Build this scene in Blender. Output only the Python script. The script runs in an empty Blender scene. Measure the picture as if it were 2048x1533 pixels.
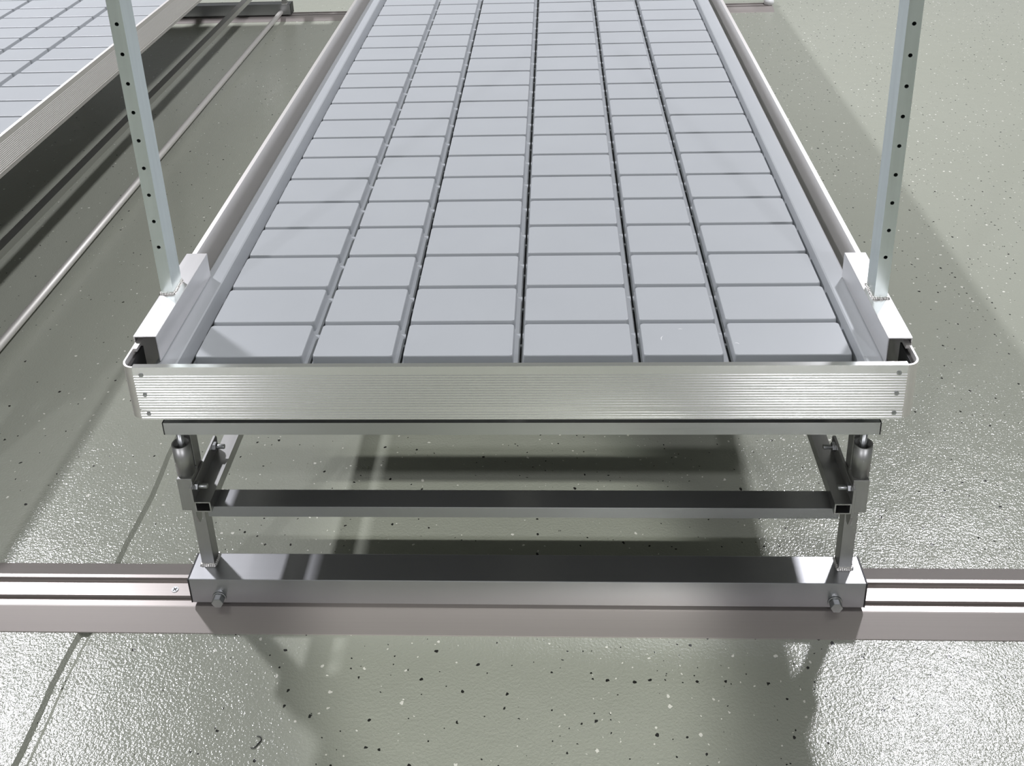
import bpy, bmesh, math, random
from mathutils import Matrix, Vector

C = bpy.context.scene.collection
PI = math.pi
random.seed(7)

# ------------------------------------------------------------------ materials
def new_mat(name):
    m = bpy.data.materials.new(name); m.use_nodes = True
    nt = m.node_tree
    for n in list(nt.nodes): nt.nodes.remove(n)
    out = nt.nodes.new('ShaderNodeOutputMaterial')
    b = nt.nodes.new('ShaderNodeBsdfPrincipled')
    nt.links.new(b.outputs['BSDF'], out.inputs['Surface'])
    return m, nt, b

def node(nt, typ, **kw):
    n = nt.nodes.new(typ)
    for k, v in kw.items():
        if k.startswith('i_'):
            n.inputs[int(k[2:]) if k[2:].isdigit() else k[2:].replace('_', ' ')].default_value = v
        else: setattr(n, k, v)
    return n

def math_node(nt, op, a, b=None, clamp=False):
    n = nt.nodes.new('ShaderNodeMath'); n.operation = op; n.use_clamp = clamp
    for i, v in enumerate((a, b)):
        if v is None: continue
        if isinstance(v, (int, float)): n.inputs[i].default_value = v
        else: nt.links.new(v, n.inputs[i])
    return n.outputs[0]

def mix_col(nt, fac, a, b):
    n = nt.nodes.new('ShaderNodeMix'); n.data_type = 'RGBA'
    if isinstance(fac, (int, float)): n.inputs[0].default_value = fac
    else: nt.links.new(fac, n.inputs[0])
    for i, v in ((6, a), (7, b)):
        if isinstance(v, tuple): n.inputs[i].default_value = (*v, 1)
        else: nt.links.new(v, n.inputs[i])
    return n.outputs[2]

def geo_pos(nt):
    return nt.nodes.new('ShaderNodeNewGeometry').outputs['Position']

def mapping(nt, vec, scale):
    n = nt.nodes.new('ShaderNodeMapping'); n.inputs['Scale'].default_value = scale
    nt.links.new(vec, n.inputs['Vector']); return n.outputs[0]

def metal(name, col, rough, brush=(3, 3, 3), amount=0.06, bump=0.0, metallic=1.0, grain=None, aniso=0.0):
    """aluminium / steel with faint drawn streaks; brush = noise scale per axis"""
    m, nt, b = new_mat(name)
    tc = nt.nodes.new('ShaderNodeTexCoord')
    v = mapping(nt, tc.outputs['Object'], brush)
    n = node(nt, 'ShaderNodeTexNoise', i_Scale=1.0, i_Detail=3.0)
    nt.links.new(v, n.inputs['Vector'])
    f = n.outputs[0]
    lo = tuple(c * (1 - amount) for c in col); hi = tuple(min(1, c * (1 + amount)) for c in col)
    nt.links.new(mix_col(nt, f, lo, hi), b.inputs['Base Color'])
    r = math_node(nt, 'MULTIPLY_ADD', f, 0.03); r.node.inputs[2].default_value = rough - 0.015
    nt.links.new(r, b.inputs['Roughness'])
    b.inputs['Metallic'].default_value = metallic
    if grain:                                   # drawn along this axis: reflections smear across the grain
        cr_ = node(nt, 'ShaderNodeVectorMath', operation='CROSS_PRODUCT')
        nt.links.new(nt.nodes.new('ShaderNodeNewGeometry').outputs['Normal'], cr_.inputs[0]); cr_.inputs[1].default_value = grain
        nt.links.new(cr_.outputs[0], b.inputs['Tangent']); b.inputs['Anisotropic'].default_value = aniso
    if bump:
        bn = node(nt, 'ShaderNodeBump', i_Strength=bump, i_Distance=0.0004)
        nt.links.new(f, bn.inputs['Height']); nt.links.new(bn.outputs[0], b.inputs['Normal'])
    return m

ALU_X = metal('drawn_aluminium_along_x', (.92, .92, .905), .24, (1, 900, 900), .015, .0, grain=(1, 0, 0), aniso=.9)
ALU_Y = metal('drawn_aluminium_along_y', (.90, .875, .85), .50, (900, 1, 900), .03, .02)
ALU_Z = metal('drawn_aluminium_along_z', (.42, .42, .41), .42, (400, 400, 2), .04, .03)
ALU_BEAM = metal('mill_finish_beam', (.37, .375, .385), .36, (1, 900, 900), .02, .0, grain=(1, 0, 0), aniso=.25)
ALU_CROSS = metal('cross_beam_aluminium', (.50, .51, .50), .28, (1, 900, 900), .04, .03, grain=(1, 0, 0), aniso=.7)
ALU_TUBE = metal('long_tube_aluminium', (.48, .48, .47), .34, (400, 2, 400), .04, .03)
ALU_CAP = metal('satin_saddle', (.86, .85, .85), .38, (60, 5, 60), .04)
ZINC = metal('zinc_plated_post', (.66, .72, .70), .34, (90, 90, 6), .10)
RAIL = metal('worn_floor_rail', (.40, .365, .345), .36, (1, 700, 700), .04, .02, metallic=.6)
WELD = metal('weld_bead', (.72, .70, .67), .3, (500, 500, 500), .4, 1.0)
STEEL = metal('bolt_steel', (.42, .43, .43), .32, (90, 90, 90), .12)
PIPE = metal('steel_shaft', (.74, .72, .68), .55, (200, 4, 200), .10, metallic=.6)

def plain(name, col, rough, spec=.5, scale=30, amount=.06):
    m, nt, b = new_mat(name)
    n = node(nt, 'ShaderNodeTexNoise', i_Scale=scale, i_Detail=3.0)
    tc = nt.nodes.new('ShaderNodeTexCoord'); nt.links.new(tc.outputs['Object'], n.inputs['Vector'])
    nt.links.new(mix_col(nt, n.outputs[0], tuple(c*(1-amount) for c in col), tuple(min(1, c*(1+amount)) for c in col)), b.inputs['Base Color'])
    b.inputs['Roughness'].default_value = rough
    b.inputs['Specular IOR Level'].default_value = spec
    return m
TRAY = plain('grey_tray_plastic', (.385, .403, .416), .36, .5, 9, .035)
BLACK = plain('black_plastic_cap', (.012, .012, .012), .5)
RUBBER = plain('dark_wheel', (.03, .03, .03), .5)
DARKSHEET = plain('dark_sheet', (.14, .14, .145), .6)
WHITE = plain('white_plastic_stop', (.8, .8, .8), .4)
WALLM = plain('white_wall_panel', (.48, .49, .49), .6, .3, 2, .03)
WALLF = plain('grey_wall_panel', (.20, .20, .205), .6, .3, 2, .03)
CEILM = plain('white_ceiling', (.80, .80, .80), .7, .3, 2, .03)

def floor_material():
    m, nt, b = new_mat('flaked_epoxy_floor')
    p = geo_pos(nt)
    big = node(nt, 'ShaderNodeTexNoise', i_Scale=1.3, i_Detail=4.0); nt.links.new(p, big.inputs['Vector'])
    fine = node(nt, 'ShaderNodeTexNoise', i_Scale=45.0, i_Detail=4.0); nt.links.new(p, fine.inputs['Vector'])
    base = mix_col(nt, big.outputs[0], (.300, .313, .258), (.343, .356, .303))
    base = mix_col(nt, math_node(nt, 'MULTIPLY', fine.outputs[0], .35), base, (.34, .35, .29))
    # colour flakes: two layers of irregular chips, thinning out towards the left aisle
    warp = node(nt, 'ShaderNodeTexNoise', i_Scale=160.0, i_Detail=1.0); nt.links.new(p, warp.inputs['Vector'])
    wv = node(nt, 'ShaderNodeVectorMath', operation='MULTIPLY_ADD')
    nt.links.new(warp.outputs['Color'], wv.inputs[0]); wv.inputs[1].default_value = (.006, .006, 0); nt.links.new(p, wv.inputs[2])
    dens = node(nt, 'ShaderNodeTexNoise', i_Scale=2.6, i_Detail=2.0); nt.links.new(p, dens.inputs['Vector'])
    sep = nt.nodes.new('ShaderNodeSeparateXYZ'); nt.links.new(p, sep.inputs[0])
    side = node(nt, 'ShaderNodeMapRange'); nt.links.new(sep.outputs[0], side.inputs[0])
    side.inputs[1].default_value = -1.0; side.inputs[2].default_value = .3; side.inputs[3].default_value = .35; side.inputs[4].default_value = 1.0
    col = base
    for scale, share, r0, r1 in ((42.0, .26, .03, .13), (75.0, .16, .03, .12)):
        v = node(nt, 'ShaderNodeTexVoronoi', i_Scale=scale); v.voronoi_dimensions = '2D'
        nt.links.new(wv.outputs[0], v.inputs['Vector'])
        cs = nt.nodes.new('ShaderNodeSeparateColor'); nt.links.new(v.outputs['Color'], cs.inputs[0])
        rad = math_node(nt, 'MULTIPLY_ADD', cs.outputs[1], r1 - r0); rad.node.inputs[2].default_value = r0
        inside = math_node(nt, 'LESS_THAN', v.outputs['Distance'], rad)
        lim = math_node(nt, 'MULTIPLY', math_node(nt, 'MULTIPLY', dens.outputs[0], share * 2), side.outputs[0])
        on = math_node(nt, 'MULTIPLY', inside, math_node(nt, 'LESS_THAN', cs.outputs[0], lim))
        white = math_node(nt, 'GREATER_THAN', cs.outputs[2], .5)
        chip = mix_col(nt, white, (.018, .018, .016), (.72, .71, .64))
        col = mix_col(nt, on, col, chip)
    nt.links.new(col, b.inputs['Base Color'])
    b.inputs['Roughness'].default_value = .13
    b.inputs['Specular IOR Level'].default_value = .5
    # orange-peel surface of the rolled coating
    peel = node(nt, 'ShaderNodeTexNoise', i_Scale=210.0, i_Detail=2.0, i_Roughness=.6); nt.links.new(p, peel.inputs['Vector'])
    wave = node(nt, 'ShaderNodeTexNoise', i_Scale=14.0, i_Detail=2.0); nt.links.new(p, wave.inputs['Vector'])
    h = math_node(nt, 'MULTIPLY_ADD', wave.outputs[0], 1.5); nt.links.new(peel.outputs[0], h.node.inputs[2])
    bn = node(nt, 'ShaderNodeBump', i_Strength=1.0, i_Distance=0.00078)
    nt.links.new(h, bn.inputs['Height']); nt.links.new(bn.outputs[0], b.inputs['Normal'])
    return m
FLOOR = floor_material()

# ------------------------------------------------------------------ mesh building
class MB:
    def __init__(s): s.v = []; s.f = []; s.sm = []
    def add(s, verts, faces, smooth=False):
        o = len(s.v); s.v += [tuple(v) for v in verts]
        s.f += [tuple(i + o for i in f) for f in faces]
        s.sm += [smooth if isinstance(smooth, bool) else False] * len(faces)
    def box(s, x0, x1, y0, y1, z0, z1):
        v = [(x, y, z) for z in (z0, z1) for y in (y0, y1) for x in (x0, x1)]
        s.add(v, [(0,2,3,1),(4,5,7,6),(0,1,5,4),(2,6,7,3),(0,4,6,2),(1,3,7,5)]); return s
    def prism(s, prof, axis, a, b, smooth=False, caps=True):
        """extrude a closed 2D profile along an axis; profile coords are the other two axes in order"""
        n = len(prof); vs = []
        for t in (a, b):
            for p, q in prof:
                vs.append({'x': (t, p, q), 'y': (p, t, q), 'z': (p, q, t)}[axis])
        fs = [(i, (i+1) % n, n + (i+1) % n, n + i) for i in range(n)]
        o = len(s.v); s.v += vs
        for f in fs: s.f.append(tuple(i+o for i in f)); s.sm.append(smooth)
        if caps:
            s.f.append(tuple(o+i for i in reversed(range(n)))); s.sm.append(False)
            s.f.append(tuple(o+n+i for i in range(n))); s.sm.append(False)
        return s
    def cyl(s, c, r, axis, a, b, n=24, r2=None, caps=True):
        r2 = r if r2 is None else r2
        vs = []
        for t, rr in ((a, r), (b, r2)):
            for i in range(n):
                p = c[0] + rr*math.cos(2*PI*i/n); q = c[1] + rr*math.sin(2*PI*i/n)
                vs.append({'x': (t, p, q), 'y': (p, t, q), 'z': (p, q, t)}[axis])
        o = len(s.v); s.v += vs
        for i in range(n):
            s.f.append((o+i, o+(i+1) % n, o+n+(i+1) % n, o+n+i)); s.sm.append(n > 8)
        if caps:
            s.f.append(tuple(o+i for i in reversed(range(n)))); s.sm.append(False)
            s.f.append(tuple(o+n+i for i in range(n))); s.sm.append(False)
        return s
    def tube(s, c, r, ri, axis, a, b, n=28):
        """open round tube with wall"""
        vs = []
        for t, rr in ((a, r), (b, r), (b, ri), (a, ri)):
            for i in range(n):
                p = c[0] + rr*math.cos(2*PI*i/n); q = c[1] + rr*math.sin(2*PI*i/n)
                vs.append({'x': (t, p, q), 'y': (p, t, q), 'z': (p, q, t)}[axis])
        o = len(s.v); s.v += vs
        for k in range(4):
            for i in range(n):
                j = (i+1) % n; A = o + k*n; B = o + ((k+1) % 4)*n
                s.f.append((A+i, A+j, B+j, B+i)); s.sm.append(k in (0, 2))
        return s
    def rect_tube(s, axis, a, b, p0, p1, q0, q1, w):
        """open rectangular tube along axis"""
        outer = [(p0,q0),(p1,q0),(p1,q1),(p0,q1)]; inner = [(p0+w,q0+w),(p1-w,q0+w),(p1-w,q1-w),(p0+w,q1-w)]
        vs = []
        for t, pr in ((a, outer), (b, outer), (b, inner), (a, inner)):
            for p, q in pr: vs.append({'x': (t, p, q), 'y': (p, t, q), 'z': (p, q, t)}[axis])
        fs = []
        for k in range(4):
            for i in range(4):
                j = (i+1) % 4; A = k*4; B = ((k+1) % 4)*4
                fs.append((A+i, A+j, B+j, B+i))
        s.add(vs, fs); return s
    def build(s, name, mat, parent=None, bevel=0, seg=2):
        me = bpy.data.meshes.new(name); me.from_pydata(s.v, [], s.f)
        for p, f in zip(me.polygons, s.sm): p.use_smooth = f
        bm = bmesh.new(); bm.from_mesh(me)
        bmesh.ops.recalc_face_normals(bm, faces=bm.faces)
        bm.to_mesh(me); bm.free()
        me.materials.append(mat); me.update()
        o = bpy.data.objects.new(name, me); C.objects.link(o)
        if parent:
            o.parent = parent
            w = Vector((0, 0, 0)); q = parent
            while q: w += q.location; q = q.parent
            o.location = -w                       # vertices are given in world metres
        if bevel:
            md = o.modifiers.new('edge', 'BEVEL'); md.width = bevel; md.segments = seg
            md.limit_method = 'ANGLE'; md.angle_limit = math.radians(50); md.harden_normals = False
        return o

def tag(o, label, cat, group=None):
    o['label'] = label; o['category'] = cat
    if group: o['group'] = group
    return o
def empty(name, loc, label, cat, group=None):
    o = bpy.data.objects.new(name, None); o.empty_display_size = .1; C.objects.link(o); o.location = loc
    return tag(o, label, cat, group)
def struct(o):
    o['kind'] = 'structure'; return o

# ------------------------------------------------------------------ setting
GX = -.766                                     # floor joint running away from the camera
def floor_mesh():
    mb = MB()
    X0, X1, Y0, Y1 = -9.0, 8.0, -10.0, 11.0
    xs = [X0, GX-.015, GX-.007, GX+.004, GX+.012, X1]; zs = [0, 0, -.006, -.006, 0, 0]
    # joint wanders a little, as a saw cut filled by coating does
    ys = [Y0, -2.0] + [-2 + .06*i for i in range(1, 100)] + [Y1]
    vs = []; fs = []
    for y in ys:
        j = .0035*math.sin(y*9.1) + .0025*math.sin(y*23.7+1)
        for k, (x, z) in enumerate(zip(xs, zs)): vs.append((x + (j if 0 < k < 5 else 0), y, z))
    n = len(xs)
    for r in range(len(ys)-1):
        for k in range(n-1): fs.append((r*n+k, r*n+k+1, (r+1)*n+k+1, (r+1)*n+k))
    mb.add(vs, fs)
    return mb
struct(floor_mesh().build('floor', FLOOR))
struct(MB().box(-9, 8, -10, 11, 6.0, 6.1).build('ceiling', CEILM))
struct(MB().box(-9.1, -9, -10, 11, 0, 6.0).build('wall_left', WALLM))
struct(MB().box(8, 8.1, -10, 11, 0, 6.0).build('wall_right', WALLM))
struct(MB().box(-9, 8, 11, 11.1, 0, 6.0).build('wall_back', WALLM))
struct(MB().box(-9, 8, -10.1, -10, 0, 6.0).build('wall_front', WALLF))

# ------------------------------------------------------------------ floor rails
def floor_rail(y, x0, x1, label, screws=(), stop=False):
    r = empty('floor_rail', ((x0+x1)/2, y+.03, 0), label, 'rail', 'floor rails')
    P = [(-.045, 0), (-.0445, .0015), (-.002, .0145), (0, .015), (.011, .015), (.011, .007), (.022, .007), (.022, .0145), (.048, .0145),
         (.048, .007), (.061, .007), (.061, .015), (.068, .015), (.070, .0145), (.1055, .0015), (.106, 0)]
    MB().prism([(y+a, b) for a, b in P], 'x', x0, x1).build('rail_body', RAIL, r)
    for sx in screws:
        s = MB().cyl((sx, y+.035), .0062, 'z', .0145, .0155, 20).build('screw', STEEL, r)
        m = MB()
        for a in (PI/4, -PI/4):
            c, d = math.cos(a), math.sin(a)
            L, W = .0042, .0008
            m.prism([(sx + L*c - W*d, y+.035 + L*d + W*c), (sx - L*c - W*d, y+.035 - L*d + W*c),
                     (sx - L*c + W*d, y+.035 - L*d - W*c), (sx + L*c + W*d, y+.035 + L*d - W*c)], 'z', .0155, .0158)
        m.build('cross_slot', BLACK, s)
    if stop:
        m = MB()
        n, k = 18, 9
        vs = [(x1-.012, y+.09, .002)]; cx, cy, cz, R = x1-.012, y+.045, .026, .026
        vs = []; fs = []
        for i in range(k+1):
            th = PI*i/k
            for j in range(n):
                ph = 2*PI*j/n
                vs.append((cx + R*math.sin(th)*math.cos(ph), cy + R*math.sin(th)*math.sin(ph), cz + .9*R*math.cos(th)))
        for i in range(k):
            for j in range(n): fs.append((i*n+j, i*n+(j+1) % n, (i+1)*n+(j+1) % n, (i+1)*n+j))
        m.add(vs, fs); m.sm = [True]*len(m.f)
        e = m.build('end_stop', WHITE, r); e['label'] = 'white rounded end stop'
    return r
floor_rail(0.0, -3.2, 1.15, 'wide aluminium floor rail with two grooves under the near beam of the grey bench', screws=(-.634,))
floor_rail(3.565, -3.2, 1.145, 'distant aluminium floor rail across the top, ending in a white round stop', stop=True)

# ------------------------------------------------------------------ rolling bench
ZT, ZB = .530, .427                               # top and bottom of the bench side
def panel_profile():
    """(d, z): d = distance behind the outer skin; fine horizontal ribs on the skin"""
    pr = [(0, ZT), (0, ZT-.0125)]
    z = ZT-.0125
    while z - .0052 > ZB+.022:
        pr += [(0, z-.0030), (.0005, z-.0034), (.0006, z-.0038), (.0005, z-.0042), (.00012, z-.0047)]; z -= .0050; pr += [(0, z)]
    pr += [(0, ZB+.0212), (.0016, ZB+.0206), (.0016, ZB+.0192), (0, ZB+.0186)]
    z = ZB+.0186
    while z - .0052 > ZB+.002:
        pr += [(0, z-.0030), (.0005, z-.0034), (.0006, z-.0038), (.0005, z-.0042), (.00012, z-.0047)]; z -= .0050; pr += [(0, z)]
    pr += [(0, ZB), (.009, ZB), (.009, ZB+.003), (.0035, ZB+.003), (.0035, ZT-.006), (.009, ZT-.006), (.009, ZT)]
    return pr

def hexbolt(mb, c, axis, a, b, r):
    mb.cyl(c, r, axis, a, b, 6)

def bench(cx, car, y0, label, group, shaft=False, near=True, tdx=0.0):
    """cx: centre of the bench top, car: centre of its carriage, y0: near face"""
    L = 3.66; y1 = y0 + L
    root = empty('rolling_bench', (cx, y0 + L/2, 0), label, 'bench', group)
    pr = panel_profile()
    hx = .63
    # end panels
    for sgn, yy in ((1, y0), (-1, y1)):
        p = MB().prism([(yy + sgn*d, z) for d, z in pr], 'x', cx-.610, cx+.610).build('end_panel', ALU_X, root)
        if sgn > 0 and near:
            for sx in (-.597, .597):
                for sz in (-.0145, -.053, -.0905):
                    s = MB()
                    s.cyl((cx+sx, ZT+sz), .0036, 'y', yy-.0012, yy+.001, 16)
                    s.cyl((cx+sx, ZT+sz), .0017, 'y', yy-.0016, yy-.0011, 8)
                    s.build('screw', STEEL, p)
    # side panels
    for sgn in (-1, 1):
        MB().prism([(cx + sgn*(hx - d), z + (.008 if z < ZB+.01 else 0)) for d, z in pr], 'y', y0+.050, y1-.050).build('side_panel', ALU_Y, root)
    # bent corner pieces
    for sx in (-1, 1):
        for sy, ye in ((1, y0), (-1, y1)):
            out = []; inn = []; R = .020
            for i in range(11):
                a = PI/2*i/10
                out.append((cx + sx*(.610 + R*math.sin(a)), ye + sy*(R - R*math.cos(a))))
                inn.append((cx + sx*(.610 + (R-.003)*math.sin(a)), ye + sy*(R - (R-.003)*math.cos(a))))
            out.append((cx + sx*hx, ye + sy*.050)); inn.append((cx + sx*(hx-.003), ye + sy*.050))
            MB().prism(out + inn[::-1], 'z', ZB+.003, ZT).build('corner_piece', ALU_Y, root)
            # inner clip that joins corner and side
            if sy > 0 and near:
                MB().box(min(cx+sx*.6265, cx+sx*.6215), max(cx+sx*.6265, cx+sx*.6215), ye+.02, ye+.075, ZB+.01, ZT-.012).build('corner_clip', BLACK, root)
    # bottom tray support
    for sx in (-.52, 0, .52):
        MB().box(cx+sx-.016, cx+sx+.016, y0+.034, y1-.034, .410, .430).build('bearer', ALU_Y, root, .001)
    # cross beams right under the bench
    for yb in (y0+.012, y0+3.577):
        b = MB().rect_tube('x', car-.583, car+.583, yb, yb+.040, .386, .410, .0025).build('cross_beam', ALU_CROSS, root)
        for sx in (-1, 1):
            MB().box(min(car+sx*.583, car+sx*.585), max(car+sx*.583, car+sx*.585), yb, yb+.040, .386, .410).build('end_cap', BLACK, b)
    # carriage beams that ride on the rails
    for yb in (0.0, 3.565):
        m = MB()
        w = .003
        m.prism([(yb, .023), (yb+w, .023), (yb+w, .078-w), (yb+.059-w, .078-w), (yb+.059-w, .023), (yb+.059, .023), (yb+.059, .078), (yb, .078)], 'x', car-.588, car+.590)
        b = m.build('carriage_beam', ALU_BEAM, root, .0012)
        for sx, xe in ((-1, car-.588), (1, car+.590)):
            MB().box(min(xe, xe+sx*.002), max(xe, xe+sx*.002), yb, yb+.059, .0232, .078).build('end_cap', BLACK, b)
        for sx in (-.538, .540):
            wv = MB()
            for ya, yz in ((yb+.0125, yb+.0205), (yb+.0485, yb+.0555)):
                wv.cyl((car+sx, .036), .0285, 'y', ya, yz, 32)
            wv.build('wheel', RUBBER, b)
            if not (shaft and sx > 0):
                bt = MB(); bt.cyl((car+sx, .036), .0125, 'y', yb-.002, yb, 24)
                hexbolt(bt, (car+sx, .036), 'y', yb-.014, yb-.002, .0108)
                bt.build('bolt', STEEL, b, .0015)
    # legs
    for yb, sg in ((.0, 1), (3.565+.059, -1)):
        Y = lambda a: yb + sg*a
        def yb_(a, b): return (min(Y(a), Y(b)), max(Y(a), Y(b)))
        for sx in (-1, 1):
            X = lambda a, b: (min(car+sx*a, car+sx*b), max(car+sx*a, car+sx*b))
            xa, xb = X(.550, .573); ya, yz = yb_(.0315, .0565)
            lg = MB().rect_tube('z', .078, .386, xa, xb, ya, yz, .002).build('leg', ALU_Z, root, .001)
            # weld round the foot
            wm = MB(); random.seed(int(sx+3))
            for k in range(26):
                t = k/26; per = 2*(xb-xa)+2*(yz-ya); d = t*per
                if d < xb-xa: px, py = xa+d, ya
                elif d < xb-xa+yz-ya: px, py = xb, ya+d-(xb-xa)
                elif d < 2*(xb-xa)+yz-ya: px, py = xb-(d-(xb-xa)-(yz-ya)), yz
                else: px, py = xa, yz-(d-2*(xb-xa)-(yz-ya))
                wm.cyl((px, py), .0042, 'z', .078, .0815+random.random()*.001, 8, .0020)
            wm.build('weld', WELD, lg)
            # levelling socket in front of the leg
            xa, xb = X(.547, .573); ya, yz = yb_(-.001, .031)
            MB().box(xa, xb, ya, yz, .236, .304).build('socket_block', ALU_Z, root, .001)
            c = (car+sx*.5615, Y(.0160))
            sl = MB().tube(c, .0150, .0128, 'z', .304, .366).build('sleeve', ALU_Z, root)
            pm = MB().cyl((c[0], Y(.0185)), .0058, 'z', .31, .386, 20)
            pm.build('levelling_pin', STEEL, root)
            # side plate with two bolts
            xa, xb = X(.5445, .5495)
            prof = [(-.012, .294), (.118, .294), (.122, .288), (.118, .250), (.022, .250), (.006, .212), (-.003, .212), (-.012, .236)]
            MB().prism([(Y(a), z) for a, z in prof], 'x', xa, xb).build('side_plate', ALU_Z, root, .0008)
            for by in (.004, .100):
                bm_ = MB()
                x0_, x1_ = X(.5445, .5385); bm_.cyl((Y(by), .285), .0085, 'x', x0_, x1_, 6)
                x0_, x1_ = X(.5385, .524); bm_.cyl((Y(by), .285), .0042, 'x', x0_, x1_, 14)
                bm_.build('bolt', STEEL, root, .0006)
        # low tie bar between the two long tubes
        ya, yz = yb_(.000, .040)
        MB().prism([(Y(0), .222), (Y(.003), .222), (Y(.003), .241), (Y(.040), .241), (Y(.040), .244), (Y(0), .244)], 'x', car-.530, car+.530).build('tie_bar', ALU_BEAM, root, .0006)
    for sx in (-1, 1):
        xa, xb = (min(car+sx*(.5175+tdx*sx), car+sx*(.5445+tdx*sx)), max(car+sx*(.5175+tdx*sx), car+sx*(.5445+tdx*sx)))
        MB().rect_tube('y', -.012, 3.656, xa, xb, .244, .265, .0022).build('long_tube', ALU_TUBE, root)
    if shaft:
        s = MB().cyl((car+.540, .036), .0115, 'y', -.25, 3.586, 24).build('drive_shaft', PIPE, root)
        s['label'] = 'long round steel shaft low above the floor'
    return root

near_bench = bench(0.0, 0.0, 0.0, 'large rolling aluminium bench in the middle, ribbed front panel over bare lower beams', 'rolling benches')
left_bench = bench(-1.935, -1.87, -.058, 'second rolling bench in the upper left corner, with a long shaft beside it', 'rolling benches', shaft=True, near=False, tdx=.012)

# ------------------------------------------------------------------ trays
def tray(cx, yoff, label):
    root = empty('grow_tray', (cx, 1.8+yoff, .430), label, 'tray', 'moulded grow trays')
    c = cx + .004
    zt, zb = .478, .4585
    cols = [-.356, -.2015, .002, .2035, .354]
    y_first, pitch, y_row0 = .0970+yoff, .1157, .1948+yoff
    # row limits
    rows = []; a = y_first; k = 0
    while True:
        b = y_row0 + pitch*k - .0034
        if b > 3.52+yoff: break
        rows.append((a, b)); a = y_row0 + pitch*k + .0034; k += 1
    yend = rows[-1][1] + .07
    # pads
    mb = MB()
    ex = [-.5535] + cols + [.5535]
    def pad(x0, x1, y0, y1):
        sl, rr, n = .0022, .006, 5
        def ring(inset, r, z):
            out = []
            for (px, py, a0) in ((x1-inset-r, y0+inset+r, -PI/2), (x1-inset-r, y1-inset-r, 0), (x0+inset+r, y1-inset-r, PI/2), (x0+inset+r, y0+inset+r, PI)):
                for i in range(n):
                    t = a0 + PI/2*i/(n-1); out.append((px + r*math.cos(t), py + r*math.sin(t), z))
            return out
        rings = [ring(0, rr, zb-.001), ring(sl*.55, rr, zt-.0026), ring(sl*.75, rr, zt-.0008), ring(sl*1.2, rr, zt)]
        m = len(rings[0]); o = len(mb.v)
        for r in rings: mb.v += r
        for q in range(len(rings)-1):
            for i in range(m):
                mb.f.append((o+q*m+i, o+q*m+(i+1) % m, o+(q+1)*m+(i+1) % m, o+(q+1)*m+i)); mb.sm.append(True)
        mb.f.append(tuple(o+(len(rings)-1)*m+i for i in range(m))); mb.sm.append(False)
    for j in range(6):
        x0 = c + ex[j] + (.0045 if j else 0); x1 = c + ex[j+1] - (.0110 if j < 5 else 0)
        for (a, b) in rows: pad(x0, x1, a, b)
    mb.build('pads', TRAY, root)
    if cx == 0:
        for (sx, sy, a0, a1, R) in ((.257, .143, 2.2, 3.6, .011), (.281, .163, 1.0, 2.0, .009), (.371, .126, .2, 2.4, .0045)):
            sm = MB(); n = 14; wd = .0006
            vs = []
            for i in range(n+1):
                a = a0 + (a1-a0)*i/n; w_ = wd*math.sin(PI*(i+.15)/(n+.3))
                for r_ in (R-w_, R+w_): vs.append((sx + r_*math.cos(a), sy + r_*math.sin(a), zt+.0003))
            sm.add(vs, [(2*i, 2*i+1, 2*i+3, 2*i+2) for i in range(n)])
            sm.build('scuff_mark', WHITE, root)
    # drain floor with a deep slot beside every column
    fl = MB()
    xs = [c-.565] + [c+q for q in cols] + [c+.565]
    edges = [c-.560]
    for q in cols: edges += [c+q-.0018, c+q+.0018]
    edges += [c+.560]
    for i in range(0, len(edges), 2):
        fl.add([(edges[i], y_first-.0780, zb), (edges[i+1], y_first-.0780, zb), (edges[i+1], yend, zb), (edges[i], yend, zb)], [(0, 1, 2, 3)])
    for q in cols:
        a, b = c+q-.0018, c+q+.0018; d = zb-.022
        ya, yz = y_first-.0780, yend
        fl.add([(a, ya, zb), (a, yz, zb), (a, yz, d), (a, ya, d), (b, ya, zb), (b, yz, zb), (b, yz, d), (b, ya, d)],
               [(0, 1, 2, 3), (3, 2, 6, 7), (7, 6, 5, 4)])
        for (r0, r1) in rows:
            ym = r0 + (r1-r0)*.62
            fl.box(a, b, ym-.003, ym+.003, zb-.006, zb-.0012)
    # unseen dark sheet, added to deepen the shade below the bench
    un = MB()
    un.add([(c-.565, y_first-.0780, .4315), (c+.565, y_first-.0780, .4315), (c+.565, yend, .4315), (c-.565, yend, .4315)], [(0, 1, 2, 3)])
    un.build('shade_sheet', DARKSHEET, root)['label'] = 'dark sheet added under the tray to deepen the shade below'
    fl.build('drain_floor', TRAY, root)
    # raised rim all round
    rim = MB()
    prof = [(.5600, .4315), (.5600, zb-.001), (.5665, .4862), (.5690, .4880), (.6000, .4885), (.6040, .4870), (.6040, .4315)]
    for s in (-1, 1):
        rim.prism([(cx + s*p, z) for p, z in prof], 'y', y_first-.0770, yend, smooth=False)
    for ya, sg in ((y_first-.0770, 1), (yend, -1)):
        rim.prism([(ya - sg*.0, .4315), (ya - sg*.006, .476), (ya + sg*.010, .476), (ya + sg*.017, zb-.001), (ya + sg*.017, .4315)], 'x', cx-.604, cx+.604)
    rim.build('rim', TRAY, root, .0012)
    return root
tray(0.0, 0.0, 'pale grey moulded grow tray with raised pads, lying in the middle bench')
tray(-1.935, -.058, 'pale grey grow tray in the bench in the upper left corner')

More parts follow.
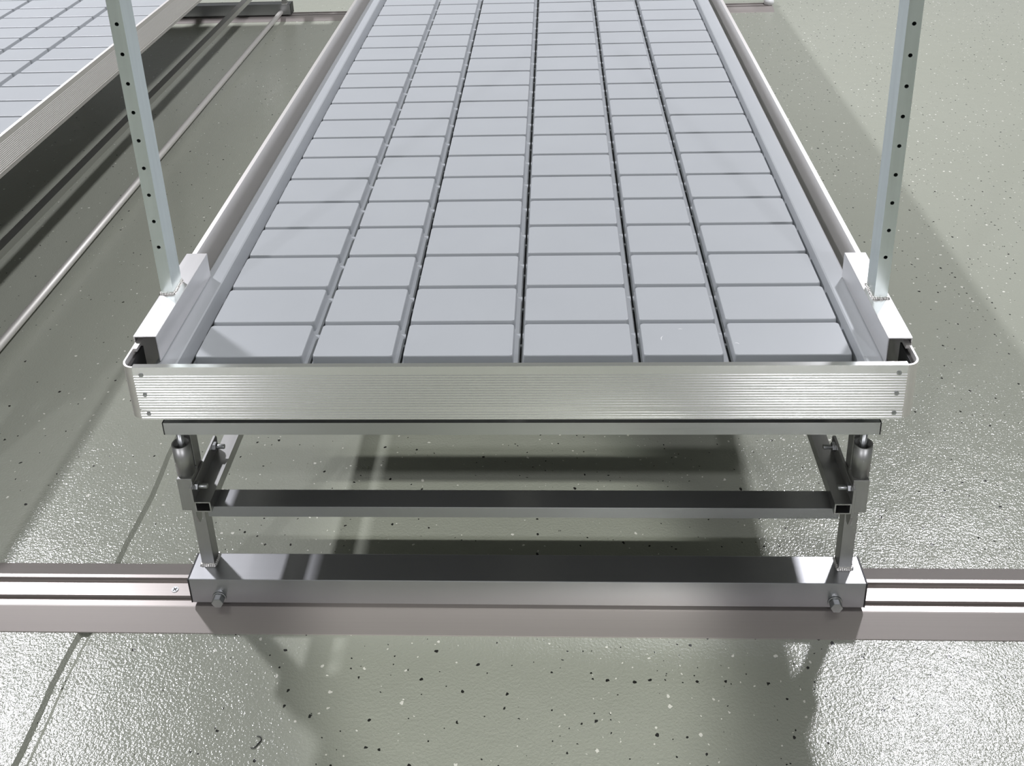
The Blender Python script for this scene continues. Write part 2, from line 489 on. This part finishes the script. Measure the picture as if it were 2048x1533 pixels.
# ------------------------------------------------------------------ perforated posts on saddle brackets
def post(sgn, cx, y0, y1, zh, bx0, bx1, yb0, yb1, label):
    """upright with holes on its near face, welded on a saddle over the bench side"""
    root = empty('trellis_post', ((bx0+bx1)/2, (yb0+yb1)/2, .530), label, 'post', 'perforated posts')
    w = .022; x0, x1 = cx-w/2, cx+w/2
    z0, z1 = .5405, 1.50; t = .0018
    m = MB()
    # back and side walls
    m.box(x0, x0+t, y0+t, y1, z0, z1); m.box(x1-t, x1, y0+t, y1, z0, z1); m.box(x0+t, x1-t, y1-t, y1, z0, z1)
    # near wall, pierced
    def ring_face(y):
        z = z0; hs = []
        h = zh
        while h < z1-.02: hs.append(h); h += .0508
        segs = []; n = 20; r = .0033; half = .010
        prev = z0
        for h in hs:
            segs.append((prev, h-half)); prev = h+half
            outer = []; inner = []
            for i in range(n):
                a = 2*PI*i/n; ca, sa = math.cos(a), math.sin(a)
                k = max(abs(ca)/(w/2), abs(sa)/half)
                outer.append((cx+ca/k, y, h+sa/k)); inner.append((cx+r*ca, y, h+r*sa))
            # exact corners
            o = len(m.v); m.v += outer + inner + [(p[0], y+t, p[2]) for p in inner]
            for i in range(n):
                j = (i+1) % n
                m.f.append((o+i, o+j, o+n+j, o+n+i)); m.sm.append(False)
                m.f.append((o+n+i, o+n+j, o+2*n+j, o+2*n+i)); m.sm.append(False)
            for sx in (-1, 1):
                for sz in (-1, 1):
                    q = (cx+sx*w/2, y, h+sz*half)
                    best = sorted(range(n), key=lambda i: (outer[i][0]-q[0])**2 + (outer[i][2]-q[2])**2)[:2]
                    o2 = len(m.v); m.v += [q, outer[best[0]], outer[best[1]]]
                    m.f.append((o2, o2+1, o2+2)); m.sm.append(False)
        segs.append((prev, z1))
        for a, b in segs: m.add([(x0, y, a), (x1, y, a), (x1, y, b), (x0, y, b)], [(0, 1, 2, 3)])
        m.add([(x0, y, z0), (x0, y+t, z0), (x0, y+t, z1), (x0, y, z1)], [(0, 1, 2, 3)])
        m.add([(x1, y, z0), (x1, y+t, z0), (x1, y+t, z1), (x1, y, z1)], [(0, 1, 2, 3)])
    ring_face(y0)
    m.build('upright', ZINC, root)
    # saddle: inverted U over the bench side
    b = MB(); tt = .0025
    xo = sgn
    lo, hi = min(bx0, bx1), max(bx0, bx1)
    inner_x = hi if sgn < 0 else lo
    outer_x = lo if sgn < 0 else hi
    s = 1 if sgn < 0 else -1               # direction from the outside inwards
    prof = [(outer_x, .500), (outer_x, .540), (inner_x, .540), (inner_x, .490), (inner_x - s*tt, .490), (inner_x - s*tt, .540-tt), (outer_x + s*tt, .540-tt), (outer_x + s*tt, .500)]
    sad = b.prism(prof, 'y', yb0, yb1).build('saddle_bracket', ALU_CAP, root, .0010)
    # weld bead round the foot of the upright
    wm = MB(); random.seed(11 if sgn < 0 else 5)
    def bead(px, py, r):
        wm.cyl((px, py), r, 'z', .5395, .5432+random.random()*.0014, 10, r*.45)
    k = 12
    for i in range(k+1): bead(x0 + (x1-x0)*i/k, y0-.0005+random.uniform(-.001, .001), random.uniform(.0034, .0050))
    side = x1 if sgn < 0 else x0
    for i in range(16): bead(side + random.uniform(-.001, .001), y0 + (y1-y0)*i/15, random.uniform(.0032, .0048))
    wm.build('weld', WELD, sad)
    return root
post(-1, -.6205, .197, .240, .635, -.6335, -.5940, .070, .336, 'perforated zinc post on the left side of the middle bench')
post(1, .6155, .168, .211, .620, .5945, .6335, .056, .319, 'perforated zinc post on the right side of the middle bench')

# ------------------------------------------------------------------ lint on the floor
def fibre(x, y, R, a0, a1, label):
    m = MB(); n, k = 16, 6; r = .0011; vs = []
    for i in range(n+1):
        a = a0 + (a1-a0)*i/n
        rr = r*(.4 + .6*math.sin(PI*i/n))
        for j in range(k):
            t = 2*PI*j/k; q = R*(1 + .15*math.sin(3*a)) + rr*math.cos(t)
            vs.append((x + q*math.cos(a), y + q*math.sin(a), .0014 + rr*math.sin(t)))
    m.add(vs, [(i*k+j, i*k+(j+1) % k, (i+1)*k+(j+1) % k, (i+1)*k+j) for i in range(n) for j in range(k)])
    m.sm = [True]*len(m.f)
    return tag(m.build('lint_fibre', BLACK), label, 'lint')
fibre(-.4135, -.2390, .0095, -1.9, 1.4, 'small dark curled fibre on the floor in front of the rail')

# ------------------------------------------------------------------ lamps
def lamp(name, loc, power, size, col=(.94, .935, 1.0)):
    l = bpy.data.lights.new(name, 'AREA'); l.shape = 'RECTANGLE'; l.size = size[0]; l.size_y = size[1]
    l.energy = power; l.color = col
    o = bpy.data.objects.new(name, l); C.objects.link(o); o.location = loc
    return o
LP = 370
for i, (x, y, k) in enumerate(((2.50, 3.40, .86), (-4.00, 3.20, 1.15), (2.50, -7.5, .9), (-4.00, -7.5, .9))):
    lamp('high_bay_lamp', (x, y, 5.0), LP*k, (.26, .38))
def spot(loc, aim, power, half, blend):
    l = bpy.data.lights.new('narrowed_front_lamp', 'SPOT'); l.energy = power; l.color = (.97, .98, .95)
    l.spot_size = 2*half; l.spot_blend = blend; l.shadow_soft_size = .07
    o = bpy.data.objects.new('narrowed_front_lamp', l); C.objects.link(o); o.location = loc
    o.rotation_euler = (Vector(aim)-Vector(loc)).to_track_quat('-Z', 'Y').to_euler()
spot((1.15, -5.50, 4.0), (-.03, .03, 0), 1700, math.radians(3.3), .45)  # front lamp; cone made narrow to stand in for shadows of unseen bystanders
w = bpy.data.worlds.new('room_air'); bpy.context.scene.world = w; w.use_nodes = True
w.node_tree.nodes['Background'].inputs[0].default_value = (.9, .95, 1, 1); w.node_tree.nodes['Background'].inputs[1].default_value = .0

# ------------------------------------------------------------------ camera
f, cx_, cy_ = 2019.445, 1024.0, 200.0
rx, ry, rz = -0.38465, -0.03529, 0.0514
loc = Vector((.08042, -1.30779, .98084 + .53))
cp, sp = math.cos(rx), math.sin(rx); cyw, syw = math.cos(rz), math.sin(rz); cr, sr = math.cos(ry), math.sin(ry)
fwd = Vector((-syw*cp, cyw*cp, sp)); right = Vector((cyw, syw, 0)); up = right.cross(fwd)
r2 = cr*right + sr*up; u2 = -sr*right + cr*up
cam = bpy.data.cameras.new('camera'); co = bpy.data.objects.new('camera', cam); C.objects.link(co)
M = Matrix.Identity(4)
for i in range(3): M[i][0], M[i][1], M[i][2], M[i][3] = r2[i], u2[i], -fwd[i], loc[i]
co.matrix_world = M
cam.sensor_fit = 'HORIZONTAL'; cam.sensor_width = 36; cam.lens = f/2048*36
cam.shift_x = (1024 - cx_)/2048; cam.shift_y = -(766.5 - cy_)/2048
cam.clip_start = .05; cam.clip_end = 60
sc = bpy.context.scene; sc.camera = co
sc.view_settings.view_transform = 'Standard'; sc.view_settings.look = 'None'
sc.view_settings.exposure = 0.0; sc.view_settings.gamma = 1.0; sc.view_settings.use_curve_mapping = False
